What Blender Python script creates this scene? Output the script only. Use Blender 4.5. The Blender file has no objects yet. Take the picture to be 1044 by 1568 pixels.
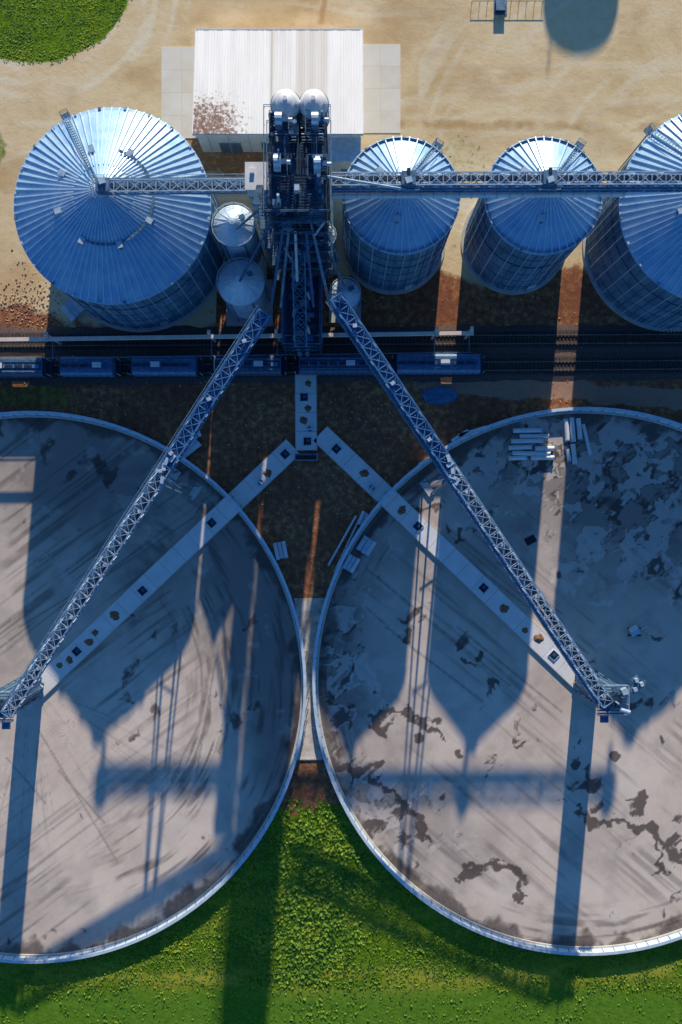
import bpy, math, random
import numpy as np
from mathutils import Vector, Matrix
random.seed(7); rng=np.random.default_rng(11)
S=9.0; CAMH=1500/9.0
def G(px,py,z=0.0): return Vector(((px-522)/S,(784-py)/S,z))
def W(px,py,h):
    k=(CAMH-h)/CAMH
    return Vector(((px-522)/S*k,(784-py)/S*k,h))
SUN_E=math.radians(18.3)
SUN_V=Vector((0.086,1.0,0)).normalized()*math.cos(SUN_E)+Vector((0,0,math.sin(SUN_E)))
# ------------------------------------------------------------ noise
_tabs={}
def vnoise(x,y,seed=0):
    if seed not in _tabs: _tabs[seed]=np.random.default_rng(seed+100).random((256,256))
    t=_tabs[seed]
    xi=np.floor(x).astype(int); yi=np.floor(y).astype(int)
    fx=x-xi; fy=y-yi; fx=fx*fx*(3-2*fx); fy=fy*fy*(3-2*fy)
    a=t[xi%256,yi%256]; b=t[(xi+1)%256,yi%256]; c=t[xi%256,(yi+1)%256]; d=t[(xi+1)%256,(yi+1)%256]
    return (a*(1-fx)+b*fx)*(1-fy)+(c*(1-fx)+d*fx)*fy
def fbm(x,y,seed=0,o=4):
    v=0;a=.5;s=0
    for i in range(o):
        v=v+a*vnoise(x*2**i+i*17.3,y*2**i+i*9.1,seed+i); s+=a; a*=.55
    return v/s
def sst(a,b,x):
    t=np.clip((x-a)/(b-a),0,1); return t*t*(3-2*t)
# ------------------------------------------------------------ materials
def newmat(name):
    m=bpy.data.materials.new(name); m.use_nodes=True
    nt=m.node_tree; return m,nt,nt.nodes['Principled BSDF']
def rgba(c): return (c[0],c[1],c[2],1)
def noise_node(nt,scale,detail=5,vec=None,rough=.6):
    n=nt.nodes.new('ShaderNodeTexNoise'); n.inputs['Scale'].default_value=scale; n.inputs['Detail'].default_value=detail; n.inputs['Roughness'].default_value=rough
    if vec is not None: nt.links.new(vec,n.inputs['Vector'])
    return n.outputs['Fac']
def coord(nt,scale=(1,1,1),rot=(0,0,0)):
    tc=nt.nodes.new('ShaderNodeTexCoord'); mp=nt.nodes.new('ShaderNodeMapping')
    mp.inputs['Scale'].default_value=scale; mp.inputs['Rotation'].default_value=rot
    nt.links.new(tc.outputs['Object'],mp.inputs['Vector']); return mp.outputs['Vector']
def ramp(nt,fac,stops):
    r=nt.nodes.new('ShaderNodeValToRGB'); e=r.color_ramp.elements
    e[0].position=stops[0][0]; e[0].color=rgba(stops[0][1]); e[1].position=stops[-1][0]; e[1].color=rgba(stops[-1][1])
    for p,c in stops[1:-1]:
        k=e.new(p); k.color=rgba(c)
    nt.links.new(fac,r.inputs['Fac']); return r.outputs['Color']
def mixc(nt,fac,a,b,mode='MIX'):
    m=nt.nodes.new('ShaderNodeMix'); m.data_type='RGBA'; m.blend_type=mode
    for sock,v in ((m.inputs[0],fac),(m.inputs[6],a),(m.inputs[7],b)):
        if isinstance(v,(int,float)): sock.default_value=v
        elif isinstance(v,tuple): sock.default_value=rgba(v)
        else: nt.links.new(v,sock)
    return m.outputs[2]
def mth(nt,op,a,b=None,c=None):
    m=nt.nodes.new('ShaderNodeMath'); m.operation=op
    for i,v in enumerate((a,b,c)):
        if v is None: continue
        if isinstance(v,(int,float)): m.inputs[i].default_value=v
        else: nt.links.new(v,m.inputs[i])
    return m.outputs[0]
def mrange(nt,v,a,b):
    m=nt.nodes.new('ShaderNodeMapRange'); m.interpolation_type='SMOOTHSTEP'
    nt.links.new(v,m.inputs[0]); m.inputs[1].default_value=a; m.inputs[2].default_value=b; return m.outputs[0]
def attr(nt,n):
    a=nt.nodes.new('ShaderNodeAttribute'); a.attribute_name=n; return a.outputs['Fac']
def bump(nt,bsdf,h,strength=.5,dist=.1):
    b=nt.nodes.new('ShaderNodeBump'); b.inputs['Strength'].default_value=strength; b.inputs['Distance'].default_value=dist
    nt.links.new(h,b.inputs['Height']); nt.links.new(b.outputs['Normal'],bsdf.inputs['Normal'])
def M(name,c1,c2,scale=1.0,rough=.6,metal=0.0,bmp=0.0,stretch=(1,1,1),spec=.5):
    m,nt,b=newmat(name); v=coord(nt,stretch)
    f=noise_node(nt,scale,4,v)
    nt.links.new(ramp(nt,f,[(.32,c1),(.68,c2)]),b.inputs['Base Color'])
    b.inputs['Roughness'].default_value=rough; b.inputs['Metallic'].default_value=metal; b.inputs['Specular IOR Level'].default_value=spec
    if bmp: bump(nt,b,noise_node(nt,scale*5,3,v),bmp,.05)
    return m
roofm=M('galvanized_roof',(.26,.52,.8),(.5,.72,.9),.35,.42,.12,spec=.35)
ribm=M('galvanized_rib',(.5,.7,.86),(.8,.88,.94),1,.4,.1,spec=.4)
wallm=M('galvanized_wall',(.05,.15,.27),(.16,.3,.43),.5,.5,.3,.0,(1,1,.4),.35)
galv=M('galvanized_steel',(.38,.54,.7),(.7,.8,.88),1.2,.45,.2)
galvd=M('weathered_steel',(.05,.14,.25),(.18,.31,.43),1.0,.5,.2)
darks=M('dark_steel',(.008,.022,.05),(.03,.07,.125),1.5,.5,.2)
bluec=M('blue_painted_steel',(.01,.07,.19),(.03,.15,.34),1.5,.55,.0)
white=M('white_painted_metal',(.74,.75,.74),(.9,.9,.89),.8,.5,.0)
conc=M('concrete',(.52,.5,.46),(.7,.67,.62),.6,.85,0,.3)
concl=M('pale_concrete',(.84,.81,.76),(.94,.92,.87),.5,.85,0,.2)
black=M('black_opening',(.01,.01,.012),(.03,.03,.03),2,.7)
brown=M('spilled_grain',(.16,.08,.04),(.4,.22,.11),3,.9,0,.5)
orange=M('rusty_orange_paint',(.5,.2,.07),(.7,.42,.2),2,.7)
rusty=M('rail_steel',(.16,.12,.1),(.38,.31,.27),2,.5,.5)
wood=M('timber_tie',(.03,.026,.024),(.09,.07,.06),2,.9)
carm=M('railcar_paint',(.02,.06,.13),(.06,.13,.24),1.2,.45,.0)
carm2=M('railcar_blue_paint',(.07,.18,.36),(.13,.28,.48),1.2,.45,.0)
# ------------------------------------------------------------ mesh builder
class MB:
    def __init__(s): s.v=[]; s.f=[]; s.m=[]
    def add(s,vs,fs,mi=0):
        o=len(s.v); s.v+= [tuple(p) for p in vs]; s.f+=[tuple(i+o for i in f) for f in fs]; s.m+=[mi]*len(fs)
    def beam(s,p,q,w,h=None,mi=0):
        p=Vector(p);q=Vector(q);h=h or w;d=q-p
        if d.length<1e-6: return
        d.normalize(); up=Vector((0,0,1))
        sd=d.cross(up)
        sd=Vector((1,0,0)) if sd.length<1e-3 else sd.normalized()
        u=sd.cross(d).normalized(); a=sd*w/2; b=u*h/2
        vs=[p-a-b,p+a-b,p+a+b,p-a+b,q-a-b,q+a-b,q+a+b,q-a+b]
        s.add(vs,[(0,1,2,3),(7,6,5,4),(0,4,5,1),(1,5,6,2),(2,6,7,3),(3,7,4,0)],mi)
    def box(s,c,sz,mi=0,rz=0):
        c=Vector(c);R=Matrix.Rotation(rz,3,'Z'); x,y,z=sz[0]/2,sz[1]/2,sz[2]/2
        vs=[c+R@Vector(t) for t in ((-x,-y,-z),(x,-y,-z),(x,y,-z),(-x,y,-z),(-x,-y,z),(x,-y,z),(x,y,z),(-x,y,z))]
        s.add(vs,[(3,2,1,0),(4,5,6,7),(0,1,5,4),(1,2,6,5),(2,3,7,6),(3,0,4,7)],mi)
    def tube(s,p,q,r,n=10,mi=0,r2=None):
        p=Vector(p);q=Vector(q);r2=r if r2 is None else r2;d=(q-p).normalized();up=Vector((0,0,1))
        sd=d.cross(up); sd=Vector((1,0,0)) if sd.length<1e-3 else sd.normalized(); u=sd.cross(d)
        vs=[];fs=[]
        for i in range(n):
            a=2*math.pi*i/n; o=sd*math.cos(a)+u*math.sin(a); vs.append(p+o*r); vs.append(q+o*r2)
        for i in range(n):
            j=(i+1)%n; fs.append((2*i,2*i+1,2*j+1,2*j))
        fs.append(tuple(2*i for i in range(n))); fs.append(tuple(2*i+1 for i in range(n))[::-1])
        s.add(vs,fs,mi)
    def lathe(s,cx,cy,prof,n=48,mi=0):
        vs=[];fs=[]
        for r,z in prof:
            for i in range(n):
                a=2*math.pi*i/n; vs.append((cx+r*math.cos(a),cy+r*math.sin(a),z))
        for k in range(len(prof)-1):
            for i in range(n):
                j=(i+1)%n; fs.append((k*n+i,k*n+j,(k+1)*n+j,(k+1)*n+i))
        s.add(vs,fs,mi)
    def rail(s,pts,h=1.1,mi=0,step=1.8,t=.06):
        for a,b in zip(pts[:-1],pts[1:]):
            a=Vector(a);b=Vector(b);L=(b-a).length;n=max(1,int(L/step));up=Vector((0,0,1))
            s.beam(a+up*h,b+up*h,t,t,mi); s.beam(a+up*h*.5,b+up*h*.5,t*.8,t*.8,mi)
            for i in range(n+1):
                p=a.lerp(b,i/n); s.beam(p,p+up*h,t,t,mi)
    def build(s,name,mats,smooth=False):
        me=bpy.data.meshes.new(name); me.from_pydata(s.v,[],s.f)
        for m in mats: me.materials.append(m)
        me.polygons.foreach_set('material_index',s.m)
        if smooth: me.polygons.foreach_set('use_smooth',[True]*len(s.f))
        me.update(); o=bpy.data.objects.new(name,me); bpy.context.scene.collection.objects.link(o); return o
def truss(mb,p,q,w,h,panel=2.4,t=.16,mi=0):
    p=Vector(p);q=Vector(q);d=(q-p);L=d.length;d.normalize();sd=d.cross(Vector((0,0,1))).normalized();u=sd.cross(d).normalized()
    n=max(2,int(L/panel)); c=[sd*(-w/2),sd*(w/2),sd*(w/2)+u*h,sd*(-w/2)+u*h]
    for o in c: mb.beam(p+o,q+o,t*1.3,t*1.3,mi)
    for i in range(n+1):
        a=p.lerp(q,i/n)
        for k in range(4): mb.beam(a+c[k],a+c[(k+1)%4],t*.8,t*.8,mi)
        if i<n:
            b=p.lerp(q,(i+1)/n)
            for k in range(4):
                k2=(k+1)%4
                if k in(0,2):
                    mb.beam(a+c[k],b+c[k2],t*.7,t*.7,mi); mb.beam(a+c[k2],b+c[k],t*.7,t*.7,mi)
                elif i%2: mb.beam(a+c[k],b+c[k2],t*.8,t*.8,mi)
                else: mb.beam(a+c[k2],b+c[k],t*.8,t*.8,mi)
    return sd,u
def gridmesh(name,xs,ys,mat,attrs,zf=None,keep=None):
    X,Y=np.meshgrid(xs,ys); nx,ny=len(xs),len(ys)
    Z=zf(X,Y) if zf else np.zeros_like(X)
    co=np.stack([X,Y,Z],-1).reshape(-1,3)
    i=np.arange(ny-1)[:,None]*nx+np.arange(nx-1)[None,:]
    f=np.stack([i,i+1,i+1+nx,i+nx],-1).reshape(-1,4)
    if keep is not None:
        cx=(X[:-1,:-1]+X[1:,1:])/2; cy=(Y[:-1,:-1]+Y[1:,1:])/2
        f=f[keep(cx,cy).reshape(-1)]
    me=bpy.data.meshes.new(name)
    me.vertices.add(len(co)); me.vertices.foreach_set('co',co.ravel())
    me.loops.add(f.size); me.loops.foreach_set('vertex_index',f.ravel().astype(np.int32))
    me.polygons.add(len(f)); me.polygons.foreach_set('loop_start',np.arange(0,f.size,4,dtype=np.int32))
    me.update(calc_edges=True)
    me.polygons.foreach_set('use_smooth',[True]*len(f))
    for k,fn in attrs.items():
        a=me.attributes.new(k,'FLOAT','POINT'); a.data.foreach_set('value',fn(X,Y).ravel().astype(np.float32))
    me.materials.append(mat); me.validate(); me.update()
    o=bpy.data.objects.new(name,me); bpy.context.scene.collection.objects.link(o); return o
PX=lambda X:X*S+522
PY=lambda Y:784-Y*S
def gs(x,y,cx,cy,sx,sy): return np.exp(-(((x-cx)/sx)**2+((y-cy)/sy)**2))
def line(x,y,x0,y0,x1,y1,w):
    dx,dy=x1-x0,y1-y0;L2=dx*dx+dy*dy;t=np.clip(((x-x0)*dx+(y-y0)*dy)/L2,0,1)
    return sst(w,w*.3,np.hypot(x-x0-t*dx,y-y0-t*dy))
# ------------------------------------------------------------ pads geometry
PADS=[(50,1050,414),(895,1041,411)]
def outside_pads(px,py,m=6):
    o=np.ones(np.shape(px),bool)
    for cx,cy,r in PADS: o&=((px-cx)**2+(py-cy)**2)>(r+m)**2
    return o
# ------------------------------------------------------------ ground
def a_soil(X,Y):
    x,y=PX(X),PY(Y); n=fbm(X*.12,Y*.12,3)
    edge=np.where(x<330,478,395)
    s=sst(-35,45,y-edge+(n-.5)*130)
    s=np.maximum(s,sst(.1,.5,gs(x,y,350,230,70,40)+(n-.5)*.8)*.6)
    return s*(1-sst(2000,2100,y))
def a_grass(X,Y):
    x,y=PX(X),PY(Y); n=fbm(X*.25,Y*.25,8)-.5
    g=sst(-14,14,y-1238+n*60)
    g=np.maximum(g,sst(-.06,.06,1-np.sqrt(((x-50)/152)**2+((y+25)/121)**2)+n*.10))
    g=np.maximum(g,sst(-.3,.3,1-np.sqrt(((x+10)/34)**2+((y-225)/40)**2)+n*1.8)*.55)
    g=np.maximum(g,sst(.1,.3,1-np.sqrt(((x-20)/110)**2+((y-605)/26)**2)+n*1.5)*.45)
    g=np.maximum(g,sst(.1,.3,1-np.sqrt(((x-715)/45)**2+((y-235)/26)**2)+n*1.5)*.4)
    return g
def a_crop(X,Y):
    x,y=PX(X),PY(Y); return sst(-8,8,y-1512+(fbm(X*.2,Y*.2,5)-.5)*20 + ((x-522)/522)**2*-12)
def a_straw(X,Y):
    x,y=PX(X),PY(Y); n=fbm(X*.15,Y*.5,25,4)
    c=1500-((x-522)/522)**2*18; return np.exp(-((y-c)/18)**2)*sst(.3,.55,n)+.6*np.exp(-((y-1400-(x-522)*.05)/30)**2)*sst(.42,.65,n)
def a_road(X,Y):
    x,y=PX(X),PY(Y); c=592+ (x-700)*.045; n=(fbm(X*.2,Y*.2,21)-.5)*20
    return sst(22,8,np.abs(y-c+n))*sst(560,720,x)
def a_track(X,Y):
    x,y=PX(X),PY(Y); w=(fbm(X*.03,Y*.03,33)-.5)*90
    v=y+w+18*np.sin(x*.006)
    t=vnoise(x*.004,v*.06,34)*.55+vnoise(x*.006+5,v*.17,35)*.45
    out=sst(.52,.78,t)*sst(430,380,y)
    R=np.hypot(x-60,y+20); arc=vnoise(R*.1,np.arctan2(y+20,x-60)*2,36)
    R2=np.hypot(x-1100,y-330); arc2=vnoise(R2*.09,np.arctan2(y-330,x-1100)*3,39)
    out=np.where((x<330)&(y<220),sst(.5,.8,arc)*.9,out)
    out=np.where((x>640)&(y<240),np.maximum(out*.6,sst(.6,.85,arc2)*.8),out)
    return out*(.4+.6*fbm(X*.1,Y*.1,37))*1.3
def a_damp(X,Y):
    x,y=PX(X),PY(Y); n=(fbm(X*.25,Y*.25,38)-.5)
    d=line(x,y+n*22,610,190,1060,196,9)*.8*sst(.3,.5,n+.5)+line(x+n*6,y,500,-20,492,34,6)*.8+gs(x,y,720,215,50,20)*.5
    d+=sst(.55,.75,fbm(X*.09+9,Y*.16,39))*.5*sst(430,380,y)
    d+=gs(x,y,30,430,50,60)*.6*sst(.35,.6,n+.5)
    return np.clip(d,0,1)
gm,nt,b=newmat('ground_dirt_and_grass')
v=coord(nt); n1=noise_node(nt,.09,6,v,.65); n2=noise_node(nt,.9,5,v,.7); n3=noise_node(nt,4,3,v,.7)
tan=ramp(nt,n1,[(.3,(.7,.5,.25)),(.5,(.88,.67,.38)),(.7,(.94,.77,.49))])
tan=mixc(nt,mth(nt,'MULTIPLY',attr(nt,'track'),.75),tan,(.95,.84,.6))
tan=mixc(nt,mth(nt,'MULTIPLY',mrange(nt,n2,.48,.28),.3),tan,(.55,.34,.14))
tan=mixc(nt,mth(nt,'MULTIPLY',attr(nt,'damp'),.7),tan,(.5,.28,.1))
soil=ramp(nt,n2,[(.3,(.17,.065,.038)),(.5,(.36,.155,.075)),(.72,(.8,.42,.17))])
soil=mixc(nt,mth(nt,'MULTIPLY',mrange(nt,n1,.4,.62),.65),soil,(.24,.085,.05))
pert=mth(nt,'MULTIPLY',mth(nt,'SUBTRACT',n2,.5),.9)
def msk(a,k=1): return mrange(nt,mth(nt,'ADD',attr(nt,a),pert),.35,.65)
col=mixc(nt,msk('soil'),tan,soil)
col=mixc(nt,mth(nt,'MULTIPLY',msk('road'),.8),col,ramp(nt,n3,[(.3,(.4,.25,.17)),(.7,(.58,.38,.27))]))
gr=ramp(nt,n2,[(.3,(.05,.12,.006)),(.5,(.13,.25,.01)),(.68,(.26,.35,.02))])
gr=mixc(nt,mth(nt,'MULTIPLY',mrange(nt,n1,.55,.72),.5),gr,(.38,.35,.05))
col=mixc(nt,mrange(nt,mth(nt,'ADD',attr(nt,'grass'),mth(nt,'MULTIPLY',pert,.7)),.35,.65),col,gr)
wv=nt.nodes.new('ShaderNodeTexWave'); wv.inputs['Scale'].default_value=.42; wv.inputs['Distortion'].default_value=4; wv.inputs['Detail'].default_value=3; wv.bands_direction='Y'
nt.links.new(coord(nt,(1,1,1),(0,0,.35)),wv.inputs['Vector'])
cr=mixc(nt,mth(nt,'MULTIPLY',wv.outputs['Fac'],.3),(.09,.22,.015),(.15,.32,.03))
cr=mixc(nt,mth(nt,'MULTIPLY',mrange(nt,n2,.4,.65),.5),cr,(.2,.36,.03))
col=mixc(nt,attr(nt,'crop'),col,cr)
col=mixc(nt,mth(nt,'MULTIPLY',attr(nt,'straw'),.7),col,(.5,.46,.06))
nt.links.new(col,b.inputs['Base Color']); b.inputs['Roughness'].default_value=.95; b.inputs['Specular IOR Level'].default_value=.1
bump(nt,b,mth(nt,'ADD',mth(nt,'MULTIPLY',n3,.35),n2),.36,.2)
far=np.array([150,200,300,500,900,1600.])
xs=np.concatenate([-far[::-1],np.arange(-75,75.1,.4),far]); ys=np.concatenate([-far[::-1],np.arange(-100,100.1,.4),far])
gridmesh('ground',xs,ys,gm,{'soil':a_soil,'grass':a_grass,'crop':a_crop,'road':a_road,'track':a_track,'damp':a_damp,'straw':a_straw})
# ------------------------------------------------------------ grass tufts (one object)
def tufts(name,n,x0,x1,y0,y1,dens,size,mat,rows=False):
    px=rng.uniform(x0,x1,n); py=rng.uniform(y0,y1,n)
    X=(px-522)/S; Y=(784-py)/S
    k=dens(X,Y)>rng.random(n); k&=outside_pads(px,py,9); X=X[k];Y=Y[k]; m=len(X)
    cl=fbm(X*.3,Y*.3,40); bush=gs(PX(X),PY(Y),470,1380,90,150)
    sz=size*(.45+.8*cl+bush*.8)*rng.uniform(.6,1.4,m)
    q=3
    ang=rng.uniform(0,2*math.pi,(m,q)); til=rng.uniform(.15,.9,(m,q))
    dx=np.cos(ang)*np.cos(til); dy=np.sin(ang)*np.cos(til); dz=np.sin(til)*.7
    sx=-np.sin(ang); sy=np.cos(ang)
    s_=sz[:,None]; w=s_*.3
    bx=np.repeat(X[:,None],q,1); by=np.repeat(Y[:,None],q,1)
    P0=np.stack([bx,by,np.zeros_like(bx)],-1)
    P1=np.stack([bx+dx*s_*.6+sx*w,by+dy*s_*.6+sy*w,dz*s_*.6],-1)
    P2=np.stack([bx+dx*s_,by+dy*s_,dz*s_*.95],-1)
    P3=np.stack([bx+dx*s_*.6-sx*w,by+dy*s_*.6-sy*w,dz*s_*.6],-1)
    co=np.stack([P0,P1,P2,P3],2).reshape(-1,3)
    f=np.arange(len(co)).reshape(-1,4)
    me=bpy.data.meshes.new(name); me.vertices.add(len(co)); me.vertices.foreach_set('co',co.ravel())
    me.loops.add(f.size); me.loops.foreach_set('vertex_index',f.ravel().astype(np.int32))
    me.polygons.add(len(f)); me.polygons.foreach_set('loop_start',np.arange(0,f.size,4,dtype=np.int32))
    me.update(calc_edges=True); me.materials.append(mat)
    o=bpy.data.objects.new(name,me); bpy.context.scene.collection.objects.link(o); return o
tm,nt,b=newmat('grass_blades')
v=coord(nt); n1=noise_node(nt,.2,4,v); g=nt.nodes.new('ShaderNodeNewGeometry')
c=ramp(nt,n1,[(.3,(.09,.21,.008)),(.5,(.2,.36,.012)),(.7,(.4,.49,.02))])
c=mixc(nt,mth(nt,'MULTIPLY',g.outputs['Random Per Island'],.5),c,(.06,.14,.008))
nt.links.new(c,b.inputs['Base Color']); b.inputs['Roughness'].default_value=.7
def gd(X,Y):
    return a_grass(X,Y)*(1-a_crop(X,Y)*.8)*(.1+1.0*fbm(X*.2,Y*.2,60))*(1-.5*np.clip(a_straw(X,Y),0,1))
tufts('grass',60000,-60,1110,1190,1600,gd,.45,tm)
tufts('grass_verge',9000,-60,220,-60,110,gd,.3,tm)
tufts('weeds',5000,-20,760,180,660,lambda X,Y:(a_grass(X,Y)>.2)*.6*a_grass(X,Y),.3,tm)
# ------------------------------------------------------------ pile pads
def padmat():
    m,nt,b=newmat('pad_asphalt_concrete')
    v=coord(nt); n1=noise_node(nt,.08,5,v,.6); n2=noise_node(nt,1.4,5,v,.7); n3=noise_node(nt,9,2,v,.7)
    c=ramp(nt,n1,[(.3,(.74,.6,.48)),(.5,(.86,.71,.57)),(.7,(.92,.78,.64))])
    c=mixc(nt,mth(nt,'MULTIPLY',mrange(nt,n2,.4,.7),.25),c,(.94,.82,.68))
    c=mixc(nt,mth(nt,'MULTIPLY',mrange(nt,n3,.5,.8),.25),c,(.35,.27,.22))
    pert=mth(nt,'MULTIPLY',mth(nt,'SUBTRACT',n2,.5),.35)
    c=mixc(nt,mth(nt,'MULTIPLY',attr(nt,'tone_and_shade'),.85),c,(.24,.2,.18))
    sk=attr(nt,'streak'); c=mixc(nt,mth(nt,'MULTIPLY',sk,.72),c,(.13,.1,.085))
    pl=mrange(nt,mth(nt,'ADD',attr(nt,'pale'),pert),.3,.75)
    c=mixc(nt,mth(nt,'MULTIPLY',pl,.45),c,(.86,.78,.69))
    st=mrange(nt,mth(nt,'ADD',attr(nt,'stain'),pert),.2,.85)
    c=mixc(nt,mth(nt,'MULTIPLY',st,.85),c,(.07,.045,.036))
    nt.links.new(c,b.inputs['Base Color']); b.inputs['Roughness'].default_value=.8
    bump(nt,b,n2,.1,.05); return m
pm=padmat()
def padattrs(idx):
    cx,cy,r=PADS[idx]
    def polar(X,Y):
        x,y=PX(X),PY(Y); return x,y,np.hypot(x-cx,y-cy),np.arctan2(y-cy,x-cx)
    def zoneD(x,y):
        if idx==1: return np.clip(gs(x,y,960,740,170,150)*1.1+gs(x,y,520,1010,50,170)+gs(x,y,760,690,130,50)*.8+gs(x,y,600,1230,70,60)*.8+gs(x,y,690,1290,70,40)*.5,0,1)
        return np.clip(gs(x,y,120,730,170,70)+gs(x,y,390,1020,60,170)*.8+gs(x,y,240,850,120,100)*.5,0,1)
    def stain(X,Y):
        x,y,R,T=polar(X,Y); wx=(fbm(X*.3,Y*.3,44)-.5)*1.6; n=fbm(X*.28+wx,Y*.28+wx,50+idx*7,6); n2=fbm(X*.6+9,Y*.6,58+idx,5); D=zoneD(x,y)
        if idx==1:
            s=np.exp(-((n-.5)/.03)**2)*D*.7+sst(.54,.68,n2)*D*.6
            w=.3*gs(x,y,640,1270,60,60)+.25*gs(x,y,1000,1260,80,50)+.2*gs(x,y,1000,1390,60,30)+.26*gs(x,y,600,1110,30,50)+.26*gs(x,y,530,1140,40,90)
            s=np.maximum(s,sst(.58,.74,n+w*.6-.07))
            for bx,by,rr in((878,1171,8),(941,1156,7),(884,1246,9),(905,1262,10),(935,1265,9),(975,1275,12),(800,1345,9),(760,1330,10),(720,1338,9),(985,1218,9),(1030,1310,12),(640,1130,9),(700,1150,7)):
                s=np.maximum(s,sst(rr*1.3,rr*.3,np.hypot(x-bx,y-by)+(n2-.5)*26))
            for pts in([(890,1245),(930,1262),(985,1272),(1020,1300),(1060,1320)],[(700,1340),(745,1325),(790,1330),(800,1375)],[(985,1275),(1010,1330),(1000,1345)],[(570,1190),(620,1230),(650,1290)],[(560,1100),(620,1090),(680,1130)]):
                for a,c2 in zip(pts[:-1],pts[1:]): s=np.maximum(s,line(x+(n-.5)*60,y+(n2-.5)*50,*a,*c2,8.5)*.9)
        else:
            w=.22*gs(x,y,110,715,110,50)+.14*gs(x,y,380,1100,40,110)
            s=sst(.56,.72,n+w*.7-.12)*.75+sst(.6,.72,n2)*.25
        e=fbm(T*14,R*.03,70,5)
        s=np.maximum(s,sst(r-30,r-6,R+(e-.5)*56)*.72)
        return s
    def tone_and_shade(X,Y):
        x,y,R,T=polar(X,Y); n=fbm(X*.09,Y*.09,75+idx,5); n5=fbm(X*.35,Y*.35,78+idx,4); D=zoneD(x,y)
        t=D*.6+sst(.42,.7,n)*.25+sst(1180,850,y)*.3+sst(.45,.75,n5)*.2  # mottled floor tone, plus shade painted in: darker across the shadowed northern part
        t+=line(x,y,360,820,440,1160,90)*(.35 if idx==0 else 0)  # left pad: shaded strip beside the right rim darkened in the colour
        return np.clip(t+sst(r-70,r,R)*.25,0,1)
    def streak(X,Y):
        x,y,R,T=polar(X,Y)
        conc=vnoise(T*5+9,R*.11,80+idx)*.55+vnoise(T*9,R*.3,81)*.45
        rad=vnoise(T*34,R*.006,82)*.5+vnoise(T*90,R*.012,83)*.5
        u=(x*.80+y*-.60); vv=(x*.60+y*.80)
        dia=vnoise(u*.006,vv*.13,84)*.5+vnoise(u*.012+4,vv*.3,85)*.5
        gate=fbm(X*.15,Y*.15,88,3)
        if idx==0:
            wc=sst(200,300,R)*sst(-1.2,-.6,T)*sst(1.6,1.0,T)
            wr=sst(340,60,R)*sst(.1,.5,T)
            out=sst(.5,.76,conc)*wc*1.1+sst(.58,.8,rad)*wr*.6+sst(.5,.76,dia)*(1-wc)*(1-wr)*.8
            out*=sst(.25,.5,gate)
            for rr,t0,t1 in((262,-.4,.6),(300,-.2,.35),(338,-.5,.1)): out=np.maximum(out,sst(3.5,1,np.abs(R-rr+(gate-.5)*30))*(T>t0)*(T<t1)*.7)
            for l in((60,1120,180,1320),(90,1180,160,1260),(60,860,330,690),(90,930,300,790),(30,960,120,905),(120,1000,260,905),(10,1160,70,1230),(330,1010,300,1190)): out=np.maximum(out,line(x,y,*l,2.)*.75)
        else:
            v2=(-x*.65+y*.76); u2=(x*.76+y*.65)
            d2=vnoise(u2*.006,v2*.12,86)*.5+vnoise(u2*.01,v2*.32,87)*.5
            wc=sst(330,395,R)
            out=sst(.52,.78,conc)*wc*1.1+sst(.54,.8,d2)*(1-wc)*.6
            out*=sst(.25,.5,gate)
            for l in((560,870,780,1050),(590,960,740,1075),(640,800,900,1000),(700,960,860,1090),(560,930,640,1000),(760,860,860,940)): out=np.maximum(out,line(x,y,*l,1.8)*.95)
        return np.clip(out,0,1)
    def pale(X,Y):
        x,y,R,T=polar(X,Y); wx=(fbm(X*.3,Y*.3,44)-.5)*1.6; n=fbm(X*.28+wx,Y*.28+wx,50+idx*7,6); D=zoneD(x,y); n3=fbm(X*.4+50,Y*.4,90+idx,5)
        if idx==1: return np.clip(sst(.51,.55,n)*D*1.2+sst(.6,.7,n3+.12*gs(x,y,640,1120,70,60))*.5,0,1)
        return np.clip(sst(.6,.72,n3+.12*gs(x,y,320,1160,60,140)+.08*gs(x,y,240,1390,120,60))*.5,0,1)
    return {'stain':stain,'streak':streak,'pale':pale,'tone_and_shade':tone_and_shade}
wallr=M('retaining_wall_steel',(.55,.74,.88),(.84,.92,.96),.8,.45,.1)
for i,(cx,cy,r) in enumerate(PADS):
    c=G(cx,cy); R=r/S
    gx=np.arange(c.x-R-.3,c.x+R+.3,.25); gy=np.arange(c.y-R-.3,c.y+R+.3,.25)
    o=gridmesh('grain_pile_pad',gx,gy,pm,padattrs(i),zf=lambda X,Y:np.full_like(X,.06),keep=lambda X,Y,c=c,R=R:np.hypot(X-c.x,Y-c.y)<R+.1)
    mb=MB(); n=150
    mb.lathe(c.x,c.y,[(R+.45,.0),(R,.0),(R+.12,1.35),(R+.12,1.5),(R+.62,1.5),(R+.62,1.38),(R+.24,1.32),(R+.45,0)],n,0)
    for k in range(n):
        a=2*math.pi*k/n; d=Vector((math.cos(a),math.sin(a),0)); p=c+d*(R-.02)
        mb.beam(p+Vector((0,0,.05)),c+d*(R+.08)+Vector((0,0,1.4)),.1,.08,1)
        mb.beam(c+d*(R+1.1)+Vector((0,0,.05)),c+d*(R+.5)+Vector((0,0,1.35)),.1,.1,1)
    mb.lathe(c.x,c.y,[(R-.02,.2),(R-.3,.2),(R-.35,.07)],n,2)
    mb.build('retaining_wall',[wallr,galvd,conc])
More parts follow.
